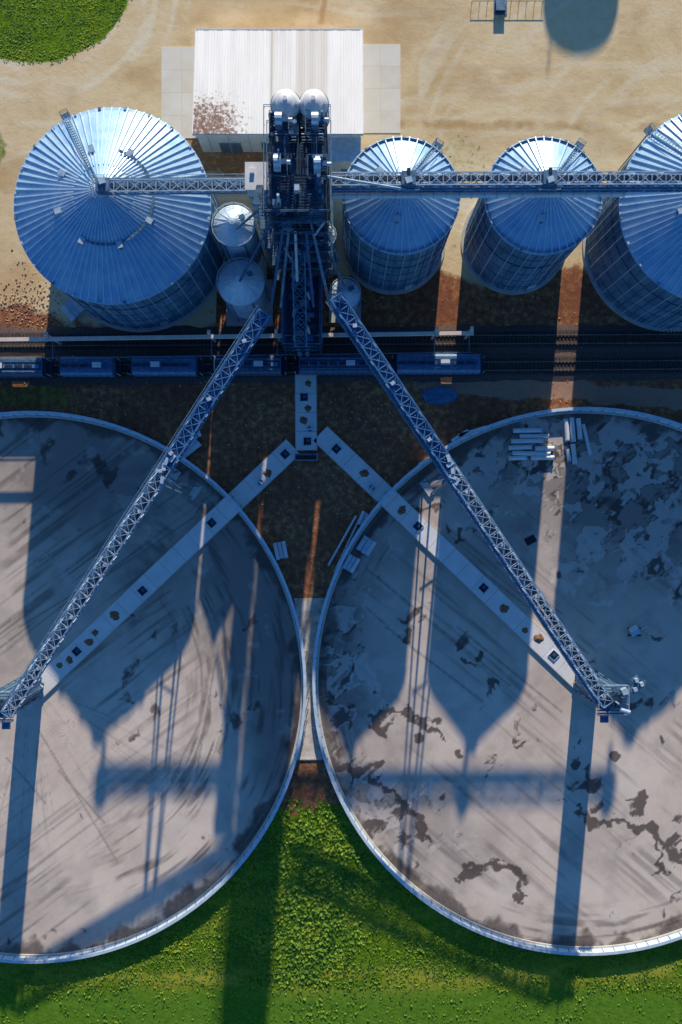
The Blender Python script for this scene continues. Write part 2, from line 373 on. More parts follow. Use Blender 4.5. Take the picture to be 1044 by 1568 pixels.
# ------------------------------------------------------------ tunnel strips
def strip(pa,pb,w,items,name='conveyor_tunnel_cover'):
    a=G(*pa);b_=G(*pb); mb=MB(); d=(b_-a); L=d.length; d.normalize(); sd=Vector((-d.y,d.x,0)); ang=math.atan2(d.y,d.x)
    n=max(1,int(L/3.2)); gap=.05
    for i in range(n):
        s0=a+d*(L*i/n+gap/2); s1=a+d*(L*(i+1)/n-gap/2)
        mb.beam(s0+Vector((0,0,.22)),s1+Vector((0,0,.22)),w,.44,0)
    for s_ in(-1,1): mb.beam(a+sd*s_*(w/2+.06)+Vector((0,0,.2)),b_+sd*s_*(w/2+.06)+Vector((0,0,.2)),.1,.5,1)
    for t,kind,off in items:
        p=a+d*L*t+sd*off
        if kind=='h':
            mb.box(p+Vector((0,0,.5)),(1.25,1.25,.12),5,ang)
            for e in(-1,1):
                mb.box(p+d*e*.68+Vector((0,0,.52)),(.1,1.46,.2),3,ang); mb.box(p+sd*e*.68+Vector((0,0,.52)),(1.24,.1,.2),3,ang)
            mb.box(p+Vector((.1,.1,.6)),(.5,.6,.1),2,ang)
        elif kind=='g':
            pr=random.uniform(.5,.8); vsn=14; vv=[]; 
            for k in range(vsn):
                q=2*math.pi*k/vsn; rr=pr*random.uniform(.75,1.3); vv.append(p+Vector((math.cos(q)*rr,math.sin(q)*rr,.446)))
            vv.append(p+Vector((0,0,.44+pr*.4))); mb.add(vv,[(k,(k+1)%vsn,vsn) for k in range(vsn)],4)
        elif kind=='m':
            mb.box(p+Vector((0,0,.75)),(.8,.6,.6),2,ang+.5); mb.tube(p+Vector((0,0,1.0))+sd*.5,p+Vector((0,0,1.0))-sd*.5,.2,8,3)
    return mb.build(name,[concl,conc,bluec,galv,brown,black])
strip((468,574),(469,690),3.5,[(.12,'g',.4),(.3,'h',-.3),(.45,'g',.3),(.6,'g',-.4),(.72,'m',.6),(.88,'h',.2)])
strip((449,684),(36,1075),3.3,[(.03,'h',0),(.1,'g',.3),(.13,'m',.6),(.3,'h',-.1),(.56,'h',.2),(.66,'g',0),(.73,'g',-.2),(.76,'g',.3),(.8,'h',0),(.83,'g',.2),(.86,'g',-.3),(.93,'m',0)])
strip((490,664),(905,1058),3.3,[(.06,'h',0),(.16,'g',.3),(.2,'m',-.6),(.3,'g',.2),(.36,'h',0),(.6,'h',.1),(.68,'g',0),(.76,'g',-.3),(.8,'g',.3),(.86,'h',0)])
mb=MB(); c=G(469,700); mb.box(c+Vector((0,0,.45)),(3.9,1.1,.9),0); mb.box(c+Vector((0,-.1,.93)),(3.4,.7,.06),1); mb.rail([c+Vector((-1.9,.6,.9)),c+Vector((-1.9,-.6,.9)),c+Vector((1.9,-.6,.9)),c+Vector((1.9,.6,.9))],1,2); mb.build('tunnel_pit_hopper',[galvd,black,galv])
mb=MB()
vs=[G(450,916),G(497,916),G(484,1000),G(481,1075),G(497,1162),G(452,1162),G(466,1075),G(464,1000)]
top=[v+Vector((0,0,.14)) for v in vs]; 
mb.add([v for v in vs]+top,[(8,9,10,15),(15,10,11,14),(14,11,12,13)]+[(i,(i+1)%8,8+(i+1)%8,8+i) for i in range(8)],0)
mb.beam(G(450,1162,.17),G(497,1162,.17),.3,.1,1)
mb.build('concrete_slab',[M('dusty_concrete',(.5,.38,.26),(.88,.8,.68),.45,.9,0,.2),conc])
# ------------------------------------------------------------ bins
def grain_bin(gx,gy,rpx,eave,apex,nrib,ladder=2.2):
    c=G(gx,gy); r=rpx/S; mb=MB(); ns=nrib*2
    mb.lathe(c.x,c.y,[(0.01,.3),(r+.7,.3),(r+.7,0)],64,3)
    prof=[];z=.3
    while z<eave-.3:
        prof+= [(r,z),(r,z+.42),(r+.07,z+.5),(r+.07,z+.72),(r,z+.8)]; z+=.81
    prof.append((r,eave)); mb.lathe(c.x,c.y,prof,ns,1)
    for i in range(nrib):
        a=2*math.pi*(i+.5)/nrib; d=Vector((math.cos(a),math.sin(a),0))
        mb.beam(c+d*(r+.14)+Vector((0,0,.3)),c+d*(r+.14)+Vector((0,0,eave-.1)),.1,.14,5 if i%2 else 1)
    for z in np.arange(3,eave,4.2): mb.lathe(c.x,c.y,[(r+.1,z),(r+.2,z),(r+.2,z+.12),(r+.1,z+.12)],ns,4)
    slope=(apex-eave)/r; rt=.9
    mb.lathe(c.x,c.y,[(r+.02,eave-.25),(r+.28,eave-.22),(r+.28,eave-.02),(r*.985,eave+slope*r*.015+.03),(rt,apex-slope*rt+.03)],ns,0)
    zz=lambda q: apex-slope*q
    for i in range(nrib):
        a=2*math.pi*i/nrib; d=Vector((math.cos(a),math.sin(a),0))
        r1=rt if i%2==0 else r*.30
        mb.beam(c+d*(r+.25)+Vector((0,0,zz(r)+.08)),c+d*r1+Vector((0,0,zz(r1)+.12)),.12,.24,2)
    mb.lathe(c.x,c.y,[(rt+.15,zz(rt)-.1),(rt+.15,zz(rt)+.55),(rt-.1,zz(rt)+.75),(.01,apex+.5)],20,2)
    rr=r*.24
    for k in range(30 if r>10 else 0):
        a0=-2.0+k*.11; 
        p0=c+Vector((math.cos(a0)*rr*2,math.sin(a0)*rr*2,zz(rr*2)+.4)); p1=c+Vector((math.cos(a0+.09)*rr*2,math.sin(a0+.09)*rr*2,zz(rr*2)+.4)); mb.beam(p0,p1,.4,.12,4)
    nv=8 if r>10 else 6
    for q,ph in((.5,.2),(.9,.0)):
        m=nv if q<.8 else nv*3
        for i in range(m):
            a=2*math.pi*(i+ph)/m+.13; d=Vector((math.cos(a),math.sin(a),0)); p=c+d*r*q+Vector((0,0,zz(r*q)+.3))
            if q<.8: 
                if i%2 and r<10: continue
                mb.box(p,(1.0,.8,.7),5,a); mb.box(p+d*.55,(.12,.62,.5),4,a)
            else: mb.box(c+d*(r+.1)+Vector((0,0,eave+.12)),(.35,.4,.35),5 if i%3 else 4,a)
    d=Vector((math.cos(ladder),math.sin(ladder),0)); sd=Vector((-d.y,d.x,0))
    for off in(-.3,.3):
        a0=c+d*(r+.3)+sd*off+Vector((0,0,zz(r)+.45)); a1=c+d*rt+sd*off+Vector((0,0,zz(rt)+.45))
        mb.beam(a0,a1,.08,.08,4); mb.beam(a0+Vector((0,0,.7)),a1+Vector((0,0,.7)),.07,.07,4)
    for i in range(int(r/.5)):
        p=(c+d*(r+.2-(i*.5))); p=Vector((p.x,p.y,zz(r-i*.5)+.42)); mb.beam(p-sd*.3,p+sd*.3,.1,.06,4)
    pl=c+d*(r+.7)+Vector((0,0,eave-.4)); mb.box(pl,(1.2,1.3,.1),4,ladder)
    mb.rail([pl+sd*.6-d*.5,pl+sd*.6+d*.6,pl-sd*.6+d*.6,pl-sd*.6-d*.5],1.1,4)
    for off in(-.3,.3): mb.beam(c+d*(r+.6)+sd*off+Vector((0,0,.3)),c+d*(r+.6)+sd*off+Vector((0,0,eave)),.08,.08,4)
    dd=Vector((.3,-.95,0)).normalized(); mb.box(c+dd*(r+.12)+Vector((0,0,1.6)),(.25,1.3,2.0),2,math.atan2(dd.y,dd.x))
    return mb.build('grain_bin',[roofm,wallm,ribm,conc,galvd,galv])
grain_bin(215,373,130,20.5,28.0,76,2.05)
grain_bin(601,370,75,24.2,28.6,44,.95)
grain_bin(787,370,75,24.2,28.6,44,.95)
grain_bin(1028,373,130,20.5,28.0,76,2.3)
wgal=M('white_galvanized',(.5,.68,.84),(.82,.9,.94),.8,.4,.1)
def silo(gx,gy,rpx,eave,apex,name='hopper_silo',leg=4.0):
    c=G(gx,gy); r=rpx/S; mb=MB(); n=32
    mb.lathe(c.x,c.y,[(.35,1.2),(r,leg),(r,leg+.4),(r+.05,leg+.5),(r+.05,eave)],n,4)
    mb.lathe(c.x,c.y,[(r+.05,eave),(r+.15,eave),(r+.15,eave+.1),(.5,apex),(.5,apex+.5),(.01,apex+.6)],n,0)
    for z in np.arange(leg+1,eave,1.1): mb.lathe(c.x,c.y,[(r+.05,z),(r+.12,z+.05),(r+.05,z+.12)],n,1)
    for i in range(18):
        a=2*math.pi*i/18; d=Vector((math.cos(a),math.sin(a),0)); mb.beam(c+d*(r+.1)+Vector((0,0,eave+.12)),c+d*.55+Vector((0,0,apex+.06)),.07,.1,2)
        if i%3==0: mb.beam(c+d*(r+.1),c+d*(r+.1)+Vector((0,0,eave)),.2,.2,1)
    rp=[c+Vector((math.cos(2*math.pi*i/16)*(r+.3),math.sin(2*math.pi*i/16)*(r+.3),eave)) for i in range(17)]
    mb.rail(rp,1.0,2,1.2)
    mb.box(c+Vector((r*.45,r*.3,(eave+apex)/2+.45)),(.8,.7,.5),1,.5)
    mb.box(c+Vector((0,0,.15)),(2*r+1,2*r+1,.3),3)
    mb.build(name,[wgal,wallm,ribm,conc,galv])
silo(377,396,27,19,21.2); silo(382,464,31,14.5,17.2)
silo(499,402,14,16,17.5,'storage_tank',2); silo(528,470,20,10,11,'storage_tank',2)
# ------------------------------------------------------------ warehouse
wx0,wy0=G(311,74).x,G(0,74).y; wx1=G(550,0).x; wy1=G(0,233).y
zn,zs=5.6,9.0
mb=MB()
mb.add([(wx0,wy0,0),(wx1,wy0,0),(wx1,wy1,0),(wx0,wy1,0),(wx0,wy0,zn),(wx1,wy0,zn),(wx1,wy1,zs),(wx0,wy1,zs)],[(0,1,5,4),(1,2,6,5),(2,3,7,6),(3,0,4,7)],0)
for k in range(8):
    x=wx0+(wx1-wx0)*(k+.5)/8; mb.box((x,wy1-.06,zs/2),(.18,.12,zs-.3),1)
for x in(wx0+5,wx0+12,wx1-4): mb.box((x,wy1-.05,2.3),(3.6,.14,4.4),2); mb.box((x,wy1-.1,4.7),(4,.2,.2),1)
root=bpy.data.objects.new('warehouse',None); bpy.context.scene.collection.objects.link(root)
o=mb.build('walls',[white,galv,galvd]); o.parent=root
rm,nt,b=newmat('white_metal_roof')
v=coord(nt,(1,.08,1)); n1=noise_node(nt,.5,5,v); n2=noise_node(nt,1.8,5,coord(nt),.75)
c=ramp(nt,n1,[(.3,(.84,.83,.8)),(.6,(.94,.94,.92))]); c=mixc(nt,mth(nt,'MULTIPLY',attr(nt,'tint'),.75),c,(.58,.53,.44))
c=mixc(nt,mrange(nt,mth(nt,'ADD',mth(nt,'MULTIPLY',attr(nt,'rust'),.36),mth(nt,'MULTIPLY',n2,.85)),.62,.78),c,(.22,.11,.08))
nt.links.new(c,b.inputs['Base Color']); b.inputs['Roughness'].default_value=.5
sl=(zs-zn)/(wy0-wy1)
def rust(X,Y):
    x,y=PX(X),PY(Y); return sst(440,330,x)*sst(120,225,y)
def tint(X,Y):
    x=PX(X); return ((x>418)&(x<450))*.25+((x>455)&(x<503))*.8*(.5+.5*np.abs(np.sin(x*.2)))+((x>419)&(x<423))*1.
xs_=[];step=.45
for i in range(int((wx1-wx0+.8)/step)):
    x=wx0-.4+i*step; xs_+=[x,x+.33,x+.36,x+.42]
xs_=np.array(xs_+[wx1+.4]); ys_=np.linspace(wy1-.4,wy0+.4,70)
ridx=lambda X:np.where((((X-(wx0-.4))%step)>.34),.05,.0)
o=gridmesh('roof',xs_,ys_,rm,{'rust':rust,'tint':tint},zf=lambda X,Y: zs+.05+(wy1-Y)*sl+ridx(X)); o.parent=root
for p in o.data.polygons: p.use_smooth=False
mb=MB(); mb.box(((wx0+wx1)/2,wy1-.5,zs-.1),(wx1-wx0+.9,.2,.3),0); mb.box(((wx0+wx1)/2,wy0+.5,zn-.1),(wx1-wx0+.9,.2,.3),0)
for x in(wx0-.45,wx1+.45): mb.beam((x,wy1-.4,zs),(x,wy0+.4,zn),.14,.3,0)
o=mb.build('gutters_and_trim',[white]); o.parent=root
mb=MB(); mb.box((G(527,0).x,G(0,250).y,3.2),(5.0,3.6,6.4),0); mb.box((G(527,0).x,G(0,250).y,6.5),(5.4,4.0,.2),1); mb.box((G(527,0).x,G(0,250).y-1.85,1.2),(1,.1,2.2),2)
mb.build('equipment_shed',[white,galv,galvd])
apc=M('apron_concrete',(.88,.8,.64),(.95,.9,.78),.25,.85); apc2=M('apron_concrete_worn',(.84,.75,.6),(.93,.86,.73),.3,.85)
for (x0,y0,x1,y1) in((247,72,309,212),(552,68,613,204)):
    mb=MB(); p0=G(x0,y0);p1=G(x1,y1); nx,ny=2,4
    for i in range(nx):
        for j in range(ny):
            xa=p0.x+(p1.x-p0.x)*i/nx+.01; xb=p0.x+(p1.x-p0.x)*(i+1)/nx-.01; ya=p0.y+(p1.y-p0.y)*j/ny; yb=p0.y+(p1.y-p0.y)*(j+1)/ny
            mb.box(((xa+xb)/2,(ya+yb)/2,.04),(abs(xb-xa),abs(yb-ya)-.02,.08),(i*j)%2)
    mb.build('concrete_apron',[apc,apc2])
# ------------------------------------------------------------ elevator tower
mb=MB(); x0,x1=G(442,0).x,G(504,0).x; y0,y1=G(0,336).y,G(0,438).y; TH=44
xm=(x0+x1)/2; ym=(y0+y1)/2
for x in(x0,xm,x1):
    for y in(y0,ym,y1): mb.beam((x,y,0),(x,y,TH),.42,.42,0)
mb.box((xm-.2,y0-2.6,18.5),(x1-x0-1.2,3.4,37),2)  # solid core box, added so the tower casts a broader, denser shadow
for z in np.arange(1,37,1.2): mb.box((xm-.2,y0-2.6,z),(x1-x0-1.08,3.52,.12),1)
for k in range(7): mb.box((x0+.9+k*.85,y0-2.6,37.4),(.5,3.0,.6),random.choice([0,1,2]))
lv=np.linspace(0,TH,10)
for k,z in enumerate(lv):
    for x in(x0,xm,x1): mb.beam((x,y0,z),(x,y1,z),.3,.3,0)
    for y in(y0,ym,y1): mb.beam((x0,y,z),(x1,y,z),.3,.3,0)
    if k<9:
        z2=lv[k+1]
        for x in(x0,x1):
            mb.beam((x,y0,z),(x,ym,z2),.18,.18,2); mb.beam((x,y1,z),(x,ym,z2),.18,.18,2)
        for y in(y0,y1):
            mb.beam((x0,y,z),(xm,y,z2),.18,.18,2); mb.beam((x1,y,z),(xm,y,z2),.18,.18,2)
    if k>0:
        pw=(x1-x0); gm_=0 if k%2 else 1
        for s_ in np.arange(y1-.8,y1+(y0-y1)*.30,.38): mb.box((xm+(.9 if k%3 else -.6),s_,z+.2),(pw*.72,.2,.05),gm_)
        if k%2==0:
            for s_ in np.arange(y1+(y0-y1)*.66,y0+.6,.38): mb.box((xm-(.8 if k%4 else -.8),s_,z+.2),(pw*.66,.2,.05),0)
        if k in(3,6,9):
            for x in np.arange(x0,x1+.3,.38): mb.box((x,ym,z+.22),(.2,(y0-y1)*.34,.05),gm_)
        e=.7; mb.rail([(x0-e,y1-1,z+.2),(x1+e,y1-1,z+.2),(x1+e,y0+e,z+.2),(x0-e,y0+e,z+.2),(x0-e,y1-1,z+.2)],1.1,1,2.0,.07)
    if k>1:
        for _ in range(8):
            px=random.uniform(x0+.6,x1-.6);py=random.uniform(y1-.4,y0-.5); sz=(random.uniform(.4,1.4),random.uniform(.4,1.2),random.uniform(.6,1.6))
            mb.box((px,py,z+.3+sz[2]/2),sz,random.choice([2,1,0,0,3,2,4]),random.choice([0,0,.6]))
            if random.random()<.6: mb.tube((px+.3,py,z+1.2),(px+.3,py+.3,z+random.uniform(2,4.2)),random.uniform(.12,.3),8,random.choice([3,1,2]))
for i,(lx,ly,hh) in enumerate(((x0+1.2,y0-1.5,45.5),(x1-1.2,y0-1.5,45.5),(x0+1.0,y1+4.8,45.0),(x1-.9,y1+4.2,46),(xm,y1+1.6,42.5))):
    for o_ in(-.55,.55): mb.box((lx,ly+o_,hh/2),(.62,.5,hh),1 if i%2 else 2)
    mb.box((lx,ly,hh+.4),(.85,1.9,1.1),1 if i<2 else 3); mb.tube((lx-.42,ly,hh+.9),(lx+.42,ly,hh+.9),.8,14,3)
    mb.box((lx+.85,ly,hh+.6),(.7,.6,.6),2); mb.tube((lx+1.1,ly,hh+.6),(lx+1.7,ly,hh+.6),.28,8,4)
    for t in np.arange(-1.2,1.3,.35): mb.box((lx,ly+t,hh-1.2),(2.3,.18,.06),0)
    mb.rail([(lx-1.2,ly-1.4,hh-1.1),(lx+1.2,ly-1.4,hh-1.1),(lx+1.2,ly+1.4,hh-1.1),(lx-1.2,ly+1.4,hh-1.1),(lx-1.2,ly-1.4,hh-1.1)],1.1,1,1.3,.06)
D1=Vector((xm,ym,40)); mb.tube(D1,D1+Vector((0,0,1.6)),1.2,14,1)
def spout(p,q,r=.26,mi=3): mb.tube(p,q,r,8,mi)
tg=[W(362,350,22),W(367,430,18),W(497,365,18),W(528,440,13),W(430,470,20),W(480,470,20),W(620,290,31),W(400,300,31),W(505,470,27),W(415,470,27),W(455,430,24),W(470,400,20)]
for i,t in enumerate(tg): spout(D1+Vector((math.cos(i)*.9,math.sin(i)*.9,0)),t,.2,[1,2,3,1][i%4])
for i in range(14):
    px=random.uniform(x0,x1);py=y1-random.uniform(-2,1.2);z=random.uniform(12,40); spout((px,py,z),(px+random.uniform(-3,3),py-random.uniform(0,1.2),max(3,z-random.uniform(5,12))),.15,random.choice([1,2,2,3]))
for k in range(9):
    za,zb=lv[k],lv[k+1]; ya,yb=(y1,y1+4) if k%2 else (y1+4,y1)
    for o_ in(-1.3,-2.1): mb.beam((x0+o_,ya,za),(x0+o_,yb,zb),.08,.25,0)
    for j in range(12):
        t=j/12; mb.box((x0-1.7,ya+(yb-ya)*t,za+(zb-za)*t),(.8,.3,.05),1)
mb.build('grain_elevator_tower',[darks,galvd,bluec,galv,white])
for px in(437,480):
    mb=MB(); c=W(px,157,45); 
    mb.lathe(c.x,c.y,[(.3,36),(1.85,40),(1.85,44.3),(1.7,45),(1.25,45.6),(.6,45.9),(.25,46),(.25,46.5),(.01,46.5)],24,0)
    for z in(40,42,44.2): mb.lathe(c.x,c.y,[(1.85,z),(1.95,z),(1.95,z+.15),(1.85,z+.15)],24,1)
    for i in range(4):
        a=math.pi/4+i*math.pi/2; mb.beam((c.x+1.7*math.cos(a),c.y+1.7*math.sin(a),0),(c.x+1.7*math.cos(a),c.y+1.7*math.sin(a),42),.2,.2,1)
    for z in range(4,40,5):
        for i in range(4):
            a=math.pi/4+i*math.pi/2;b2=a+math.pi/2; mb.beam((c.x+1.7*math.cos(a),c.y+1.7*math.sin(a),z),(c.x+1.7*math.cos(b2),c.y+1.7*math.sin(b2),z+5*(i%2)),.12,.12,1)
    mb.tube((c.x,c.y-1.5,43.5),(c.x,c.y-6,42),.35,8,1)
    mb.build('cyclone_dust_collector',[white,galvd],False)
mb=MB(); c=W(393,270,33); 
mb.box((c.x,c.y,16.4),(2.7,3.0,32.8),2); mb.box((c.x,c.y,31.5),(2.9,3.4,3.0),0); mb.box((c.x,c.y,33.1),(3.2,3.8,.2),1)
for z in np.arange(1.5,30,1.5): mb.box((c.x,c.y,z),(2.82,3.12,.12),1 if int(z)%3==0 else 3)
mb.box((c.x+.2,c.y-1.7,14),(1.2,.5,28),0); mb.box((c.x-.6,c.y+.6,33.4),(.6,.6,.4),1)
mb.build('leg_housing',[white,white,galv,galvd])
# rail loadout
mb=MB()
ax0,ax1=G(441,0).x,G(492,0).x; ay0,ay1=G(0,452).y,G(0,548).y; am=(ax0+ax1)/2
for x in(ax0,ax1):
    for y in(ay0,(ay0+ay1)/2,ay1): mb.beam((x,y,0),(x,y,13),.35,.35,0)
for z in(7,10,13):
    for x in(ax0,ax1): mb.beam((x,ay0,z),(x,ay1,z),.28,.28,2)
    for y in np.linspace(ay0,ay1,7): mb.beam((ax0,y,z),(ax1,y,z),.2,.2,0)
    for y in np.arange(ay1,ay0,.42): mb.box((am,y,z+.2),(ax1-ax0-.6,.22,.05),0)
    mb.rail([(ax0-.3,ay0,z+.2),(ax0-.3,ay1,z+.2),(ax1+.3,ay1,z+.2),(ax1+.3,ay0,z+.2)],1.1,1,1.5,.07)
for j in range(11):
    y=ay1+.8+(ay0-ay1-1.6)*j/10; s_=(-1)**j
    mb.box((am+s_*random.uniform(.4,1.6),y,14.0),(random.uniform(.6,1.6),random.uniform(.5,1.1),random.uniform(.6,1.6)),[2,1,0,2,1][j%5])
    mb.tube((am+s_*-1.2,y,13.3),(am+s_*-1.0,y+.4,random.uniform(14.5,17)),.25,8,[1,3,2][j%3])
for x in(-1,1): mb.tube((am+x,ay1+1.5,12),(am+x*.6,ay1-.2,4.9),.4,10,1)
truss(mb,(am,ay1,15.5),(am,ay0+1.5,24),1.8,1.6,1.8,.11,1)
mb.build('railcar_loadout',[darks,galvd,bluec,galv,white])
# ------------------------------------------------------------ overhead conveyors
trussm=M('truss_galvanized',(.24,.4,.58),(.55,.7,.82),1.2,.45,.15)
trussb=M('truss_dark_blue',(.06,.2,.42),(.16,.36,.6),1.2,.5,.0)  # darker blue for the truss stretch that starts at the elevator tower
def conveyor(name,p,q,w=2.1,h=2.0,covered=0.0,legs=(),boxes=(),walk=.6):
    mb=MB(); p=Vector(p);q=Vector(q)
    if covered>0:
        e=p.lerp(q,covered); sd,u=truss(mb,p,e,w,h,1.9,.14,4); truss(mb,e,q,w,h,1.9,.13,0)
    else: sd,u=truss(mb,p,q,w,h,1.9,.13,0)
    d=(q-p).normalized(); L=(q-p).length
    mb.beam(p+u*.5-sd*.3,q+u*.5-sd*.3,.65,.5,2)
    mb.beam(p+u*.12+sd*.5,q+u*.12+sd*.5,.5,.06,1)
    n=int(L/1.9)
    for i in range(n):
        a=p.lerp(q,(i+.5)/n); mb.beam(a+u*.82-sd*.7,a+u*.82+sd*.05,.1,.15,3)
        if i%5==2: mb.box(a+u*1.0-sd*.2,(.5,.5,.4),3,random.random())
    o=sd*(w/2+walk/2+.08); mb.beam(p+o+u*.1,q+o+u*.1,walk,.06,1)
    up=Vector((0,0,1)); oo=sd*(w/2+walk+.1)
    mb.beam(p+oo+up*1.2,q+oo+up*1.2,.06,.06,0)
    for i in range(int(L/2)):
        a=p.lerp(q,i/int(L/2)); mb.beam(a+oo,a+oo+up*1.2,.05,.05,0)
    if covered>0:
        for s_ in(-1,1): mb.beam(p+u*(h-.3)+sd*s_*w*.22,e+u*(h-.3)+sd*s_*w*.22,w*.38,.1,6)
        m=int((e-p).length/3.2)
        for i in range(m):
            if i%3==1:
                a=p+d*(i*3.2+.4); mb.box(a+u*(h+.2)+sd*random.uniform(-.4,.4)+d*1.2,(.6,.5,.4),3,random.random())
        for i in range(5):
            a=p.lerp(q,covered+.012*i-.02); mb.box(a+u*(h+.1)-sd*w*random.uniform(-.3,.4),(1.1,.5,.2),3,random.random()*3)
    for t in legs:
        a=p.lerp(q,t); 
        for s1 in(-1,1):
            for s2 in(-1,1): mb.beam(a+sd*s1*w*.5+d*s2*.3,Vector((a.x,a.y,0))+sd*s1*2.2+d*s2*1.2,.28,.28,1)
            mb.box(Vector((a.x,a.y,.25))+sd*s1*2.2,(1.2,2.8,.5),5,math.atan2(d.y,d.x)+1.57)
        for f in(.25,.5,.75):
            wd=w*.5+(2.2-w*.5)*(1-f); c0=Vector((a.x,a.y,a.z*f)); mb.beam(c0-sd*wd,c0+sd*wd,.16,.16,1)
    for t in boxes:
        a=p.lerp(q,t); mb.box(a+u*1.0,(1.9,1.9,1.8),1,math.atan2(d.y,d.x)); mb.box(a+u*2.0+sd*.4,(.9,.8,.5),3,.3); mb.tube(a+u*1.9-sd*.4,a+u*1.9-sd*1.2,.25,8,2)
        mb.tube(a,a-Vector((0,0,1.6)),.35,10,1)
        e2=1.5; z=a.z+.1; mb.rail([(a.x-e2,a.y-e2,z),(a.x+e2,a.y-e2,z),(a.x+e2,a.y+e2,z),(a.x-e2,a.y+e2,z),(a.x-e2,a.y-e2,z)],1.2,0,1.3,.06)
    return mb.build(name,[trussm,galvd,darks,galv,trussb,conc,bluec])
conveyor('overhead_conveyor',W(412,287,29.6),W(156,289,29.6),1.6,1.3,0,(),(.98,))
conveyor('overhead_conveyor',W(508,279,30.2),W(1120,277,30.2),1.7,1.4,0,(),(.19,.54,.98))
mb=MB(); p=W(508,300,29.7);q=W(955,297,29.7); mb.tube(p,q,.4,12,0)
for i in range(24):
    a=p.lerp(q,i/23); mb.tube(a-Vector((.1,0,0)),a+Vector((.1,0,0)),.5,12,1); mb.beam(a,a+Vector((0,2.0,.4)),.12,.12,1)
mb.build('grain_transfer_pipe',[white,galv])
conveyor('incline_conveyor_bridge',W(512,455,29),W(924,1072,16),1.75,2.1,.40,(.42,),(),.5)
conveyor('incline_conveyor_bridge',W(408,480,28),W(17,1088,16),1.75,2.1,.36,(.40,),(),.5)
# fill towers
for (cx,cy,lx) in((897,1043,1),(48,1052,-1)):
    c=G(cx,cy); mb=MB(); r=1.95; n=28
    prof=[];z=.06
    while z<15: prof+=[(r,z),(r,z+.7),(r-.12,z+.75),(r-.12,z+.95)]; z+=1.0
    mb.lathe(c.x,c.y,prof+[(r,15.2),(.4,15.9),(.01,15.9)],n,0)
    for i in range(14):
        a=2*math.pi*i/14; d=Vector((math.cos(a),math.sin(a),0)); mb.beam(c+d*(r+.06),c+d*(r+.06)+Vector((0,0,15.2)),.16,.14,1)
    for i in range(4):
        a=math.pi/4+i*math.pi/2; d=Vector((math.cos(a),math.sin(a),0)); mb.beam(c+d*2.5,c+d*2.2+Vector((0,0,17)),.22,.22,1)
        a2=a+math.pi/2; d2=Vector((math.cos(a2),math.sin(a2),0))
        for z in(3,6.5,10,13.5): mb.beam(c+d*2.4+Vector((0,0,z)),c+d2*2.4+Vector((0,0,z)),.14,.14,1)
    for y in np.arange(-2.2,2.3,.45): mb.box(c+Vector((0,y,16)),(4.6,.24,.06),0)
    e=2.3; mb.rail([c+Vector(t) for t in((-e,-e,16),(e,-e,16),(e,e,16),(-e,e,16),(-e,-e,16))],1.2,2,1.2,.07)
    mb.box(c+Vector((0,.2,17.2)),(1.5,1.6,1.8),4,.6); mb.box(c+Vector((lx*1.6,1.4,17)),(.9,.9,1.1),2,.4); mb.tube(c+Vector((lx*1.0,-1.4,17.2)),c+Vector((lx*2.4,-1.8,17.2)),.32,10,2)
    mb.box(c+Vector((-lx*1.2,-1.2,17)),(.8,1.0,.9),3,.9); mb.box(c+Vector((lx*.4,1.9,16.8)),(1.2,.5,.8),1,.2)
    for (ox,oy) in((3.4,1.6),(4.4,2.4),(3.6,3.0)): 
        mb.box(c+Vector((lx*ox,oy,16.2)),(1.3,1.1,.1),1,.7); mb.box(c+Vector((lx*ox,oy,16.6)),(.5,.6,.6),2,.3)
    mb.beam(c+Vector((0,0,16)),c+Vector((lx*5.2,2.8,16)),.3,.3,0)
    mb.box(c+Vector((-lx*1.2,-3.0,16.1)),(1.3,1.2,.12),1); mb.tube(c+Vector((0,0,18)),c+Vector((0,0,19.8)),.12,6,2)
    mb.build('fill_tower',[galvd,galvd,galv,bluec,darks])
# ------------------------------------------------------------ railway
ball=M('ballast_gravel',(.06,.042,.038),(.2,.14,.12),6,.95,0,.8)
def track(ya,yb):
    mb=MB(); L0,L1=-160,160
    f=lambda x:(784-(ya+(yb-ya)*((x*S+522)/1044)))/S
    for o_ in(-.72,.72):
        for xx in range(L0,L1,20): mb.beam((xx,f(xx)+o_,.42),(xx+20,f(xx+20)+o_,.42),.13,.16,0); mb.beam((xx,f(xx)+o_,.33),(xx+20,f(xx+20)+o_,.33),.2,.03,0)
    for x in np.arange(L0,L1,.62): mb.box((x+random.uniform(-.03,.03),f(x)+random.uniform(-.05,.05),.24),(.26,2.6,.18),1,random.uniform(-.02,.02))
    vs=[];fs=[]
    xs=np.arange(L0,L1+1,2.)
    for x in xs:
        for dy,z in((-2.5,.0),(-1.6,.2),(1.6,.2),(2.5,.0)): vs.append((x,f(x)+dy+random.uniform(-.25,.25)*(z==0),z+.005))
    for i in range(len(xs)-1):
        for j in range(3): fs.append((4*i+j,4*i+4+j,4*i+5+j,4*i+1+j))
    mb.add(vs,fs,2)
    return mb.build('railway_track',[rusty,wood,ball]),f
track(524,519); _,ft=track(567,559)
